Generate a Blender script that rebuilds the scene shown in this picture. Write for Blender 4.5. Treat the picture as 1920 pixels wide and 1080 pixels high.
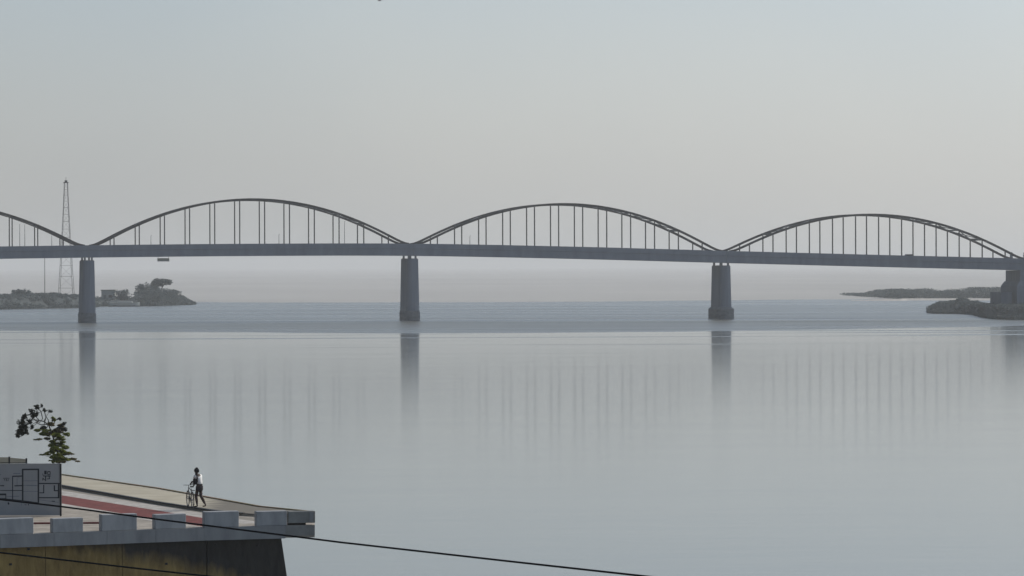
import bpy, bmesh, math, random
from mathutils import Vector, Matrix
random.seed(11)
sc = bpy.context.scene
for o in list(bpy.data.objects): bpy.data.objects.remove(o)
C = sc.collection
PI = math.pi
# ------------------------------------------------------------------ camera
F, HZ, H, ROLL = 7000.0, 498.0, 13.6, 0.003       # focal length and horizon in photo pixels, eye height in metres
cam_d = bpy.data.cameras.new('camera'); cam = bpy.data.objects.new('camera', cam_d); C.objects.link(cam)
cam_d.sensor_width = 36.0; cam_d.lens = 36.0 * F / 1920.0
cam_d.shift_y = -(540 - HZ) / 1920.0
cam_d.clip_start = 0.5; cam_d.clip_end = 60000
cam.matrix_world = Matrix.Translation((0, 0, H)) @ Matrix.Rotation(PI/2, 4, 'X') @ Matrix.Rotation(-ROLL, 4, 'Z')
sc.camera = cam
# ------------------------------------------------------------------ light
SUN_AZ, SUN_EL = math.radians(62), math.radians(38)       # azimuth measured from +Y (view direction) towards +X
w = bpy.data.worlds.new('World'); sc.world = w; w.use_nodes = True
nt = w.node_tree; nt.nodes.clear()
sky = nt.nodes.new('ShaderNodeTexSky'); sky.sky_type = 'NISHITA'; sky.sun_disc = False
sky.sun_elevation = SUN_EL; sky.sun_rotation = SUN_AZ
sky.altitude = 0; sky.air_density = 1.0; sky.dust_density = 3.0; sky.ozone_density = 1.5
tint = nt.nodes.new('ShaderNodeMix'); tint.data_type = 'RGBA'; tint.blend_type = 'MIX'
tint.inputs[0].default_value = 0.45; tint.inputs[7].default_value = (4.3, 5.0, 5.8, 1)   # thin milky overcast veil over the blue
nt.links.new(sky.outputs[0], tint.inputs[6])
# the veil turns from milky white low down to a cooler blue above, with soft unevenness
wg = nt.nodes.new('ShaderNodeTexCoord'); wsp = nt.nodes.new('ShaderNodeSeparateXYZ'); nt.links.new(wg.outputs['Generated'], wsp.inputs[0])
wn = nt.nodes.new('ShaderNodeTexNoise'); wn.inputs['Scale'].default_value = 7; wn.inputs['Detail'].default_value = 3; nt.links.new(wg.outputs['Generated'], wn.inputs[0])
wa = nt.nodes.new('ShaderNodeMath'); wa.operation = 'MULTIPLY_ADD'; wa.inputs[1].default_value = .05; nt.links.new(wn.outputs[0], wa.inputs[0]); nt.links.new(wsp.outputs[2], wa.inputs[2])
wr = nt.nodes.new('ShaderNodeMapRange'); wr.interpolation_type = 'SMOOTHSTEP'; wr.inputs[1].default_value = .0; wr.inputs[2].default_value = .155; nt.links.new(wa.outputs[0], wr.inputs[0])
wm = nt.nodes.new('ShaderNodeMix'); wm.data_type = 'RGBA'; wm.inputs[6].default_value = (7.9, 8.15, 8.2, 1); wm.inputs[7].default_value = (3.5, 4.6, 6.0, 1)
nt.links.new(wr.outputs[0], wm.inputs[0])
# haze glows gently towards the sun
wd = nt.nodes.new('ShaderNodeVectorMath'); wd.operation = 'DOT_PRODUCT'; nt.links.new(wg.outputs['Generated'], wd.inputs[0])
wd.inputs[1].default_value = (math.sin(SUN_AZ), math.cos(SUN_AZ), 0)
wf_ = nt.nodes.new('ShaderNodeMath'); wf_.operation = 'MULTIPLY_ADD'; wf_.inputs[1].default_value = 1.0; wf_.inputs[2].default_value = .53; nt.links.new(wd.outputs['Value'], wf_.inputs[0])
wv = nt.nodes.new('ShaderNodeVectorMath'); wv.operation = 'SCALE'; nt.links.new(wm.outputs[2], wv.inputs[0]); nt.links.new(wf_.outputs[0], wv.inputs['Scale'])
nt.links.new(wv.outputs[0], tint.inputs[7])
bg = nt.nodes.new('ShaderNodeBackground'); bg.inputs[1].default_value = 0.125
wo = nt.nodes.new('ShaderNodeOutputWorld')
nt.links.new(tint.outputs[2], bg.inputs[0]); nt.links.new(bg.outputs[0], wo.inputs[0])
sl = bpy.data.lights.new('sun', 'SUN'); sl.energy = 2.2; sl.angle = math.radians(0.6); sl.color = (1.0, 0.92, 0.80)
so = bpy.data.objects.new('sun', sl); C.objects.link(so)
sd = Vector((math.sin(SUN_AZ)*math.cos(SUN_EL), math.cos(SUN_AZ)*math.cos(SUN_EL), math.sin(SUN_EL)))
so.rotation_euler = sd.to_track_quat('Z', 'Y').to_euler(); so.location = (60, 60, 200)
sc.view_settings.view_transform = 'Standard'; sc.view_settings.look = 'None'
sc.view_settings.gamma = 1; sc.view_settings.use_curve_mapping = False
sc.view_settings.exposure = 0.0
sc.render.engine = 'CYCLES'
sc.cycles.use_denoising = True
sc.cycles.max_bounces = 6; sc.cycles.volume_bounces = 1; sc.cycles.diffuse_bounces = 3
HAZE_D = 0.00019

# ------------------------------------------------------------------ helpers
def ray(px, py):
    dx, up = px - 960.0, HZ - py
    c, s = math.cos(ROLL), math.sin(ROLL)
    return (dx*c + up*s)/F, (-dx*s + up*c)/F            # x and z per metre of depth
def at(px, py, Y):
    a, b = ray(px, py); return Vector((a*Y, Y, H + b*Y))
def gp(px, py, z=0.0):
    a, b = ray(px, py); Y = (z - H)/b; return Vector((a*Y, Y, z))

class MB:
    def __init__(s): s.v = []; s.f = []
    def quad(s, a, b, c, d):
        n = len(s.v); s.v += [tuple(a), tuple(b), tuple(c), tuple(d)]; s.f.append((n, n+1, n+2, n+3))
    def hexa(s, p):          # p: 8 points, bottom loop then top loop
        n = len(s.v); s.v += [tuple(q) for q in p]
        for f in ((3,2,1,0),(4,5,6,7),(0,1,5,4),(1,2,6,5),(2,3,7,6),(3,0,4,7)): s.f.append(tuple(n+i for i in f))
    def box(s, x0, x1, y0, y1, z0, z1, M=None):
        p = [Vector(q) for q in ((x0,y0,z0),(x1,y0,z0),(x1,y1,z0),(x0,y1,z0),(x0,y0,z1),(x1,y0,z1),(x1,y1,z1),(x0,y1,z1))]
        s.hexa([M @ q for q in p] if M else p)
    def prism(s, poly, z0, z1, poly2=None):      # vertical prism, optional second outline at the top
        n = len(s.v); k = len(poly); poly2 = poly2 or poly
        s.v += [(p[0], p[1], z0) for p in poly] + [(p[0], p[1], z1) for p in poly2]
        s.f.append(tuple(n+i for i in reversed(range(k)))); s.f.append(tuple(n+k+i for i in range(k)))
        for i in range(k):
            j = (i+1) % k; s.f.append((n+i, n+j, n+k+j, n+k+i))
    def bar(s, a, b, w, d=None, up=Vector((0,0,1))):    # rectangular bar from a to b
        a, b = Vector(a), Vector(b); d = d or w; t = (b-a).normalized()
        if abs(t.dot(up)) > .98: up = Vector((0,1,0))
        x = t.cross(up).normalized(); y = x.cross(t).normalized()
        q = []
        for e in (a, b):
            for (i, j) in ((-1,-1),(1,-1),(1,1),(-1,1)): q.append(e + x*(i*w/2) + y*(j*d/2))
        s.hexa(q)
    def tube(s, pts, r, n=8, cap=True):
        pts = [Vector(p) for p in pts]; m = len(pts)
        if not hasattr(r, '__len__'): r = [r]*m
        base = len(s.v); up = Vector((0.31,0.2,1)).normalized()
        for i, p in enumerate(pts):
            t = (pts[min(i+1,m-1)] - pts[max(i-1,0)]).normalized()
            if abs(t.dot(up)) > .97: up = Vector((1,.1,0)).normalized()
            x = t.cross(up).normalized(); y = x.cross(t)
            for k in range(n):
                a = 2*PI*k/n; s.v.append(tuple(p + (x*math.cos(a) + y*math.sin(a))*r[i]))
        for i in range(m-1):
            for k in range(n):
                a = base+i*n+k; b = base+i*n+(k+1) % n; s.f.append((a, b, b+n, a+n))
        if cap:
            s.f.append(tuple(base+k for k in reversed(range(n)))); s.f.append(tuple(base+(m-1)*n+k for k in range(n)))
    def ball(s, c, r, nu=10, nv=7):
        c = Vector(c); r = Vector(r) if hasattr(r,'__len__') else Vector((r,r,r)); b = len(s.v)
        s.v.append(tuple(c+Vector((0,0,-r.z))))
        for i in range(1, nv):
            ph = -PI/2 + PI*i/nv
            for k in range(nu):
                a = 2*PI*k/nu; s.v.append((c.x+r.x*math.cos(ph)*math.cos(a), c.y+r.y*math.cos(ph)*math.sin(a), c.z+r.z*math.sin(ph)))
        s.v.append(tuple(c+Vector((0,0,r.z)))); top = len(s.v)-1
        for k in range(nu):
            s.f.append((b, b+1+(k+1) % nu, b+1+k)); s.f.append((top, top-nu+k, top-nu+(k+1) % nu))
        for i in range(nv-2):
            for k in range(nu):
                a = b+1+i*nu+k; d = b+1+i*nu+(k+1) % nu; s.f.append((a, d, d+nu, a+nu))
    def torus(s, c, axis, R, r, n=28, m=6):
        c = Vector(c); q = Vector(axis).to_track_quat('Z','Y'); b = len(s.v)
        for i in range(n):
            a = 2*PI*i/n
            for j in range(m):
                t = 2*PI*j/m
                s.v.append(tuple(c + q @ Vector(((R+r*math.cos(t))*math.cos(a), (R+r*math.cos(t))*math.sin(a), r*math.sin(t)))))
        for i in range(n):
            for j in range(m):
                s.f.append((b+i*m+j, b+((i+1)%n)*m+j, b+((i+1)%n)*m+(j+1)%m, b+i*m+(j+1)%m))
    def build(s, name, mat, parent=None, smooth=False, bevel=0, origin=None):
        me = bpy.data.meshes.new(name)
        v = s.v
        if origin is not None: v = [(a[0]-origin[0], a[1]-origin[1], a[2]-origin[2]) for a in v]
        me.from_pydata(v, [], s.f); me.update()
        me.materials.append(mat)
        if smooth: me.shade_smooth()
        o = bpy.data.objects.new(name, me); C.objects.link(o)
        if origin is not None: o.location = origin
        if parent is not None:
            o.parent = parent
            o.matrix_parent_inverse = parent.matrix_world.inverted() if parent.type != 'EMPTY' else Matrix.Translation(-Vector(parent.location))
        if bevel:
            b = o.modifiers.new('bevel', 'BEVEL'); b.width = bevel; b.segments = 2; b.limit_method = 'ANGLE'
        return o
def tag(o, label=None, cat=None, group=None, kind=None):
    if label: o['label'] = label
    if cat: o['category'] = cat
    if group: o['group'] = group
    if kind: o['kind'] = kind
    return o
def thing(name, loc, label, cat, group=None):
    o = bpy.data.objects.new(name, None); C.objects.link(o); o.location = loc; o.empty_display_size = .3
    return tag(o, label, cat, group)

# ------------------------------------------------------------------ materials
def mat(name, col, rough=.8, metal=0, spec=.3, noise=None, bump=None, col2=None, scale=1.0, stretch=(1,1,1), fac=(.35,.65)):
    m = bpy.data.materials.new(name); m.use_nodes = True; t = m.node_tree; p = t.nodes['Principled BSDF']
    p.inputs['Base Color'].default_value = (*col, 1); p.inputs['Roughness'].default_value = rough
    p.inputs['Metallic'].default_value = metal; p.inputs['Specular IOR Level'].default_value = spec
    if col2 is not None or bump:
        g = t.nodes.new('ShaderNodeNewGeometry'); mp = t.nodes.new('ShaderNodeMapping'); mp.inputs['Scale'].default_value = stretch
        t.links.new(g.outputs['Position'], mp.inputs[0])
        n = t.nodes.new('ShaderNodeTexNoise'); n.inputs['Scale'].default_value = scale; n.inputs['Detail'].default_value = 6; n.inputs['Roughness'].default_value = .6
        t.links.new(mp.outputs[0], n.inputs[0])
        if col2 is not None:
            r = t.nodes.new('ShaderNodeValToRGB'); r.color_ramp.elements[0].position = fac[0]; r.color_ramp.elements[1].position = fac[1]
            r.color_ramp.elements[0].color = (*col, 1); r.color_ramp.elements[1].color = (*col2, 1)
            t.links.new(n.outputs[0], r.inputs[0]); t.links.new(r.outputs[0], p.inputs['Base Color'])
        if bump:
            b = t.nodes.new('ShaderNodeBump'); b.inputs['Strength'].default_value = bump; b.inputs['Distance'].default_value = .05
            t.links.new(n.outputs[0], b.inputs['Height']); t.links.new(b.outputs[0], p.inputs['Normal'])
    return m
M = {}
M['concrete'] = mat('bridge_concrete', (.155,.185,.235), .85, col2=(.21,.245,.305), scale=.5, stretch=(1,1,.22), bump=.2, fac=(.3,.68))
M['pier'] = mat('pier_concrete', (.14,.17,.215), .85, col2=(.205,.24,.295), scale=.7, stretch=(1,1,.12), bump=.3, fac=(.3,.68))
M['tide'] = mat('pier_footing', (.105,.12,.135), .85, col2=(.17,.19,.21), scale=.6, stretch=(1,1,2.5), bump=.4)
M['steel'] = mat('dark_painted_steel', (.016,.018,.022), .7, spec=.15)
M['hanger'] = mat('hanger_steel', (.035,.038,.042), .7, spec=.2)
M['brace'] = mat('brace_steel', (.09,.10,.11), .6)
M['asphalt'] = mat('asphalt', (.05,.05,.052), .9)
M['cradle'] = mat('cradle_grey', (.55,.57,.56), .7)
M['bank'] = mat('bank_earth', (.06,.075,.078), .95, col2=(.08,.095,.095), scale=.08, bump=.5)
M['flat'] = mat('tidal_flat', (.42,.415,.395), .95, col2=(.49,.485,.46), scale=.004, stretch=(1,.4,1))
M['sand'] = mat('pale_sand', (.50,.48,.44), .95, col2=(.42,.40,.37), scale=.05)
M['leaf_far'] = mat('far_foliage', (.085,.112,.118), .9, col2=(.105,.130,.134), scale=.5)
def translucent(m, f=.45):
    t = m.node_tree; p = t.nodes['Principled BSDF']; o = [n for n in t.nodes if n.type == 'OUTPUT_MATERIAL'][0]
    tr_ = t.nodes.new('ShaderNodeBsdfTranslucent'); mx = t.nodes.new('ShaderNodeMixShader'); mx.inputs[0].default_value = f
    src = p.inputs['Base Color']
    if src.is_linked: t.links.new(src.links[0].from_socket, tr_.inputs[0])
    else: tr_.inputs[0].default_value = src.default_value
    t.links.new(p.outputs[0], mx.inputs[1]); t.links.new(tr_.outputs[0], mx.inputs[2]); t.links.new(mx.outputs[0], o.inputs[0])
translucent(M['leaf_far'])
M['bark'] = mat('bark', (.06,.05,.04), .95)
M['mast'] = mat('mast_steel', (.24,.22,.22), .7)
M['house'] = mat('house_wall', (.36,.38,.36), .9)
M['roof'] = mat('house_roof', (.18,.19,.18), .9)
M['boat'] = mat('boat_pale_paint', (.52,.53,.50), .6)
M['boatdark'] = mat('boat_dark_bottom', (.05,.05,.05), .7)
M['pave'] = mat('warm_paving', (.27,.24,.20), .9, col2=(.42,.38,.32), scale=1.4, bump=.15)
M['walk'] = mat('walkway_paving', (.30,.265,.195), .9, col2=(.385,.345,.26), scale=.55, bump=.2)
M['whitepaint'] = mat('white_marking', (.52,.49,.445), .8, col2=(.36,.33,.29), scale=2.8, stretch=(1,.5,1))
M['redpaint'] = mat('red_lane', (.12,.028,.022), .85, col2=(.21,.052,.040), scale=2.6, stretch=(1,.4,1), fac=(.3,.7))
M['redbar'] = mat('dark_red_kerb', (.16,.03,.03), .8)
M['block'] = mat('painted_block', (.27,.28,.29), .8, col2=(.39,.40,.405), scale=2.6, stretch=(1,1,.35), bump=.3, fac=(.28,.6))
M['fascia'] = mat('slab_edge_concrete', (.205,.212,.22), .85, col2=(.32,.327,.33), scale=1.6, stretch=(1,1,.3), bump=.3, fac=(.28,.66))
M['tipc'] = mat('dark_end_concrete', (.20,.20,.19), .85, col2=(.30,.30,.285), scale=1.1, bump=.3)  # plainer, darker grey than the blocks, for the tip piece and its slab edge
M['riser'] = mat('step_riser_concrete', (.40,.35,.28), .9)
M['black'] = mat('black_rubber', (.012,.012,.013), .6)
M['olive'] = mat('mossy_kerb', (.15,.135,.06), .9, col2=(.24,.15,.09), scale=.5)
M['board'] = mat('board_grey_white', (.30,.312,.325), .6, col2=(.35,.362,.373), scale=.8)
M['ink'] = mat('print_black', (.02,.025,.035), .6)
M['inkthin'] = mat('print_grey', (.17,.19,.22), .6)
M['beige'] = mat('beige_sheet', (.42,.40,.31), .8, col2=(.47,.45,.36), scale=2)
M['post'] = mat('dark_post', (.02,.022,.025), .6)
M['leaf'] = mat('leaf_green', (.14,.18,.026), .75, col2=(.20,.225,.036), scale=3)
M['leafbrown'] = mat('leaf_brown', (.095,.085,.028), .8, col2=(.15,.12,.045), scale=3)
M['leafdark'] = mat('leaf_dark', (.014,.020,.010), .8)
translucent(M['leaf'], .5); translucent(M['leafbrown'], .3)
M['twig'] = mat('twig_bark', (.028,.03,.026), .9)
M['cable'] = mat('cable_black', (.008,.008,.009), .7, spec=.1)
M['skin'] = mat('skin_dark', (.045,.026,.018), .6)
M['shirt'] = mat('white_shirt', (.82,.82,.80), .9)
M['vest'] = mat('dark_vest', (.012,.012,.016), .9)
M['shorts'] = mat('dark_trousers', (.018,.014,.020), .9)
M['trouser'] = mat('brown_trousers', (.07,.045,.045), .9)
M['bike'] = mat('bike_paint', (.03,.03,.03), .5)
M['metal'] = mat('bare_metal', (.35,.35,.36), .4, metal=.8)
M['tyre'] = mat('tyre', (.015,.015,.015), .8)
M['carpaint'] = mat('car_paint', (.10,.11,.12), .4)
M['glass'] = mat('car_glass', (.03,.035,.04), .15)
M['lamp'] = mat('lamp_grey', (.20,.21,.22), .6)

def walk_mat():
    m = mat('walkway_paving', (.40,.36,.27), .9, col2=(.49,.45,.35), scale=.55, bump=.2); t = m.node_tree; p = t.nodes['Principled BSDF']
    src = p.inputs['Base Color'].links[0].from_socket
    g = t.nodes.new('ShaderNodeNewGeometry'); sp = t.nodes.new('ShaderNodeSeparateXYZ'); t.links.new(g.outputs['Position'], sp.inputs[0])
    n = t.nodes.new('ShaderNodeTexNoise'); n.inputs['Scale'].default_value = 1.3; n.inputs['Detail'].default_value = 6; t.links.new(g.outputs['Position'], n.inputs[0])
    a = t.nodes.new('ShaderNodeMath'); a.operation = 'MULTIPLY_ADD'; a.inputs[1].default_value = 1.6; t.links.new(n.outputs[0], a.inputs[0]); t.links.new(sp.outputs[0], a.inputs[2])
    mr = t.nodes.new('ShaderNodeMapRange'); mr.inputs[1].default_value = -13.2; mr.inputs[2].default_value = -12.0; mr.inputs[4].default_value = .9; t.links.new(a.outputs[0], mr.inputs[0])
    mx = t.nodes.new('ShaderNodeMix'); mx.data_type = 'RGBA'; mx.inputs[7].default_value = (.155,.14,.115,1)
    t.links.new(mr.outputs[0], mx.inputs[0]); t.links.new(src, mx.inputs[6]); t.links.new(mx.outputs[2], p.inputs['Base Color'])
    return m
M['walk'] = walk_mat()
# quay wall: brown stained left, dark damp grey right
def wall_mat():
    m = bpy.data.materials.new('quay_wall_stained'); m.use_nodes = True; t = m.node_tree; p = t.nodes['Principled BSDF']
    p.inputs['Roughness'].default_value = .95; p.inputs['Specular IOR Level'].default_value = .1
    g = t.nodes.new('ShaderNodeNewGeometry'); sp = t.nodes.new('ShaderNodeSeparateXYZ'); t.links.new(g.outputs['Position'], sp.inputs[0])
    # dampness: rises to the right, edge runs diagonally and is broken by noise
    n1 = t.nodes.new('ShaderNodeTexNoise'); n1.inputs['Scale'].default_value = .9; n1.inputs['Detail'].default_value = 8; n1.inputs['Roughness'].default_value = .65
    mp = t.nodes.new('ShaderNodeMapping'); mp.inputs['Scale'].default_value = (1.3, 1, .35)
    t.links.new(g.outputs['Position'], mp.inputs[0]); t.links.new(mp.outputs[0], n1.inputs[0])
    def math_(op, a, b):
        x = t.nodes.new('ShaderNodeMath'); x.operation = op
        for i, q in enumerate((a, b)):
            if isinstance(q, (int, float)): x.inputs[i].default_value = q
            else: t.links.new(q, x.inputs[i])
        return x.outputs[0]
    v = math_('ADD', math_('MULTIPLY', sp.outputs[0], .30), math_('MULTIPLY', sp.outputs[2], 1.1))   # x, z
    v = math_('ADD', v, math_('MULTIPLY', n1.outputs[0], 2.0))
    mr = t.nodes.new('ShaderNodeMapRange'); mr.inputs[1].default_value = -1.8; mr.inputs[2].default_value = -1.0; t.links.new(v, mr.inputs[0])
    n2 = t.nodes.new('ShaderNodeTexNoise'); n2.inputs['Scale'].default_value = 2.2; n2.inputs['Detail'].default_value = 9; n2.inputs['Roughness'].default_value = .7
    t.links.new(mp.outputs[0], n2.inputs[0])
    ra = t.nodes.new('ShaderNodeValToRGB'); ra.color_ramp.elements[0].position = .3; ra.color_ramp.elements[0].color = (.15,.095,.030,1)
    ra.color_ramp.elements[1].position = .7; ra.color_ramp.elements[1].color = (.40,.28,.10,1)  # ochre stain, brightened to paint in a sunlit strip low on the left
    rb = t.nodes.new('ShaderNodeValToRGB'); rb.color_ramp.elements[0].position = .3; rb.color_ramp.elements[0].color = (.022,.021,.020,1)
    rb.color_ramp.elements[1].position = .75; rb.color_ramp.elements[1].color = (.058,.055,.050,1)
    t.links.new(n2.outputs[0], ra.inputs[0]); t.links.new(n2.outputs[0], rb.inputs[0])
    mx = t.nodes.new('ShaderNodeMix'); mx.data_type = 'RGBA'
    t.links.new(mr.outputs[0], mx.inputs[0]); t.links.new(ra.outputs[0], mx.inputs[6]); t.links.new(rb.outputs[0], mx.inputs[7])
    v2 = math_('ADD', sp.outputs[0], math_('MULTIPLY', n1.outputs[0], .9))
    mr2 = t.nodes.new('ShaderNodeMapRange'); mr2.inputs[1].default_value = -8.85; mr2.inputs[2].default_value = -8.65; t.links.new(v2, mr2.inputs[0])
    mx2 = t.nodes.new('ShaderNodeMix'); mx2.data_type = 'RGBA'; mx2.inputs[7].default_value = (.30,.26,.20,1)
    t.links.new(mr2.outputs[0], mx2.inputs[0]); t.links.new(mx.outputs[2], mx2.inputs[6]); t.links.new(mx2.outputs[2], p.inputs['Base Color'])
    b = t.nodes.new('ShaderNodeBump'); b.inputs['Strength'].default_value = .5; b.inputs['Distance'].default_value = .05
    t.links.new(n2.outputs[0], b.inputs['Height']); t.links.new(b.outputs[0], p.inputs['Normal'])
    return m
M['quay'] = wall_mat()

# river: smooth near water, a wind-ruffled belt beyond it
def water_mat():
    m = bpy.data.materials.new('river_water'); m.use_nodes = True; t = m.node_tree; p = t.nodes['Principled BSDF']
    p.inputs['Base Color'].default_value = (.125,.130,.118,1); p.inputs['IOR'].default_value = 1.333
    g = t.nodes.new('ShaderNodeNewGeometry'); sp = t.nodes.new('ShaderNodeSeparateXYZ'); t.links.new(g.outputs['Position'], sp.inputs[0])
    def M_(op, a, b=0.0, c=None):
        x = t.nodes.new('ShaderNodeMath'); x.operation = op
        for i, q in enumerate((a, b) if c is None else (a, b, c)):
            if isinstance(q, (int, float)): x.inputs[i].default_value = q
            else: t.links.new(q, x.inputs[i])
        return x.outputs[0]
    def N_(scale, sx, sy, det=4, rough=.55):
        mp = t.nodes.new('ShaderNodeMapping'); mp.inputs['Scale'].default_value = (sx, sy, 1)
        n = t.nodes.new('ShaderNodeTexNoise'); n.inputs['Scale'].default_value = scale; n.inputs['Detail'].default_value = det; n.inputs['Roughness'].default_value = rough
        t.links.new(g.outputs['Position'], mp.inputs[0]); t.links.new(mp.outputs[0], n.inputs[0]); return n.outputs[0]
    xs = M_('ADD', sp.outputs[0], 12.0)
    edge = M_('MULTIPLY_ADD', M_('MULTIPLY', xs, xs), -.0040, sp.outputs[1])          # y minus the bow of the belt's near edge
    wob = M_('MULTIPLY', M_('SUBTRACT', N_(.012, 1, .5, 2, .4), .5), 60.0)
    e = M_('ADD', M_('ADD', edge, wob), M_('MULTIPLY', M_('SUBTRACT', N_(.08, .6, 1.5, 4, .6), .5), 26.0))
    belt = t.nodes.new('ShaderNodeMapRange'); belt.interpolation_type = 'SMOOTHSTEP'
    belt.inputs[1].default_value = 748; belt.inputs[2].default_value = 766; t.links.new(e, belt.inputs[0])
    # streaks of ruffled water in the calm part and slicks in the belt
    st = N_(.02, .35, 3.0, 4, .6)
    s1 = t.nodes.new('ShaderNodeMapRange'); s1.inputs[1].default_value = .56; s1.inputs[2].default_value = .66; t.links.new(st, s1.inputs[0])
    near = t.nodes.new('ShaderNodeMapRange'); near.inputs[1].default_value = 560; near.inputs[2].default_value = 740; t.links.new(e, near.inputs[0])
    calm_r = M_('MULTIPLY', M_('MULTIPLY', s1.outputs[0], near.outputs[0]), .55)
    st2 = N_(.012, .3, 2.2, 5, .6)
    s2 = t.nodes.new('ShaderNodeMapRange'); s2.inputs[1].default_value = .40; s2.inputs[2].default_value = .66
    s2.inputs[3].default_value = 1.0; s2.inputs[4].default_value = .62; t.links.new(st2, s2.inputs[0])
    amt = M_('MAXIMUM', M_('MULTIPLY', belt.outputs[0], s2.outputs[0]), calm_r)
    far = t.nodes.new('ShaderNodeMapRange'); far.inputs[1].default_value = 900; far.inputs[2].default_value = 1400; far.inputs[3].default_value = 1.0; far.inputs[4].default_value = .72
    t.links.new(sp.outputs[1], far.inputs[0]); amt = M_('MULTIPLY', amt, far.outputs[0])
    big = M_('MULTIPLY', M_('SUBTRACT', N_(.035, .5, 2.2, 4, .6), .38), .03)
    rg = M_('ADD', M_('MULTIPLY_ADD', amt, .24, .098), M_('MAXIMUM', big, 0.0))
    t.links.new(rg, p.inputs['Roughness'])
    wav = M_('ADD', N_(.9, .45, 1.3, 5, .6), M_('MULTIPLY', N_(.12, .5, 1.6, 3, .5), 2.5))
    b = t.nodes.new('ShaderNodeBump'); b.inputs['Distance'].default_value = 1.0
    t.links.new(wav, b.inputs['Height'])
    t.links.new(M_('MULTIPLY_ADD', amt, .21, .0065), b.inputs['Strength'])
    t.links.new(b.outputs[0], p.inputs['Normal'])
    return m
M['water'] = water_mat()

# ------------------------------------------------------------------ water, far flats, banks
mb = MB(); mb.quad((-9000,-350,0),(9000,-350,0),(9000,3000,0),(-9000,3000,0))
tag(mb.build('river', M['water']), kind='structure')

mb = MB(); cols = []
shore = [(-9000,1500),(-700,1500),(-120,1420),(-90,1392),(-20,1385),(30,1392),(75,1425),(110,1450),(160,1470),(700,1500),(9000,1600)]
def lerp(tab, x):
    if x <= tab[0][0]: return tab[0][1]
    for (a, b), (c, d) in zip(tab, tab[1:]):
        if x <= c: return b + (d-b)*(x-a)/(c-a)
    return tab[-1][1]
xs = sorted(set([s[0] for s in shore] + list(range(-200, 201, 10))))
for x in xs:
    y0 = lerp(shore, x) + 2.5*math.sin(x*.13) + 1.5*math.sin(x*.31+1)
    cols.append([(x, y0, -.3), (x, y0+14, .35), (x, y0+200, .6), (x*3, 20000, .6)])
for a, b in zip(cols, cols[1:]):
    for i in range(3): mb.quad(a[i], b[i], b[i+1], a[i+1])
tag(mb.build('tidal_flat', M['flat']), kind='structure')

def smooth(t): t = max(0, min(1, t)); return t*t*(3-2*t)
def bank(name, front, top, depth, material, x0, x1, step=4, nz=36):
    """front: (px, py of the waterline); top: (px, height m)"""
    mb = MB(); rows = []
    px = x0
    while px <= x1 + .01:
        p = gp(px, lerp(front, px)); h = lerp(top, px)
        row = []
        for j in range(nz+1):
            q = j/nz; y = p.y - 2 + q*depth
            prof = smooth(q*9.0) * smooth((1-q)*4.0)
            z = -.5 + (h+.5)*prof + (.25*math.sin(px*.31+j*1.7)+.12*math.sin(px*.47+j*.9))*prof*min(1, h/2)
            row.append((p.x*y/p.y, y, z))
        rows.append(row); px += step
    for a, b in zip(rows, rows[1:]):
        for j in range(nz): mb.quad(a[j], b[j], b[j+1], a[j+1])
    return tag(mb.build(name, material, smooth=True), kind='structure')
LF = [(-400,583),(0,580),(100,578),(170,577),(190,574.5),(260,574),(300,573.5),(358,571.5),(380,571)]
bank('left_bank', LF, [(-400,4),(0,3.6),(60,3.8),(110,3.6),(165,3.0),(180,1.6),(260,1.6),(300,2.2),(340,1.4),(360,.2),(372,-.3)], 130, M['bank'], -400, 372)
RF = [(1730,586),(1750,588),(1800,588.5),(1828,590.5),(1850,597),(1880,599),(1960,600),(2500,601)]
bank('right_bank', RF, [(1735,-.3),(1742,1.0),(1752,1.9),(1765,2.5),(1800,2.8),(1870,2.9),(1960,3.3),(2500,4.5)], 110, M['bank'], 1735, 2500)
# pale beach in front of the far right wood
mb = MB(); pr = None
for px in range(1600, 2200, 10):
    p = gp(px, 564 if px < 1700 else 563.2); q = p + Vector((0, 6, 0)); hh = .7*smooth((px-1600)/60)
    cur = [(p.x, p.y-8, -.1), (p.x, p.y+6, hh), (q.x, q.y+8, .2)]
    if pr: mb.quad(pr[0], cur[0], cur[1], pr[1]); mb.quad(pr[1], cur[1], cur[2], pr[2])
    pr = cur
tag(mb.build('far_beach', M['sand']), kind='structure')

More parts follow.
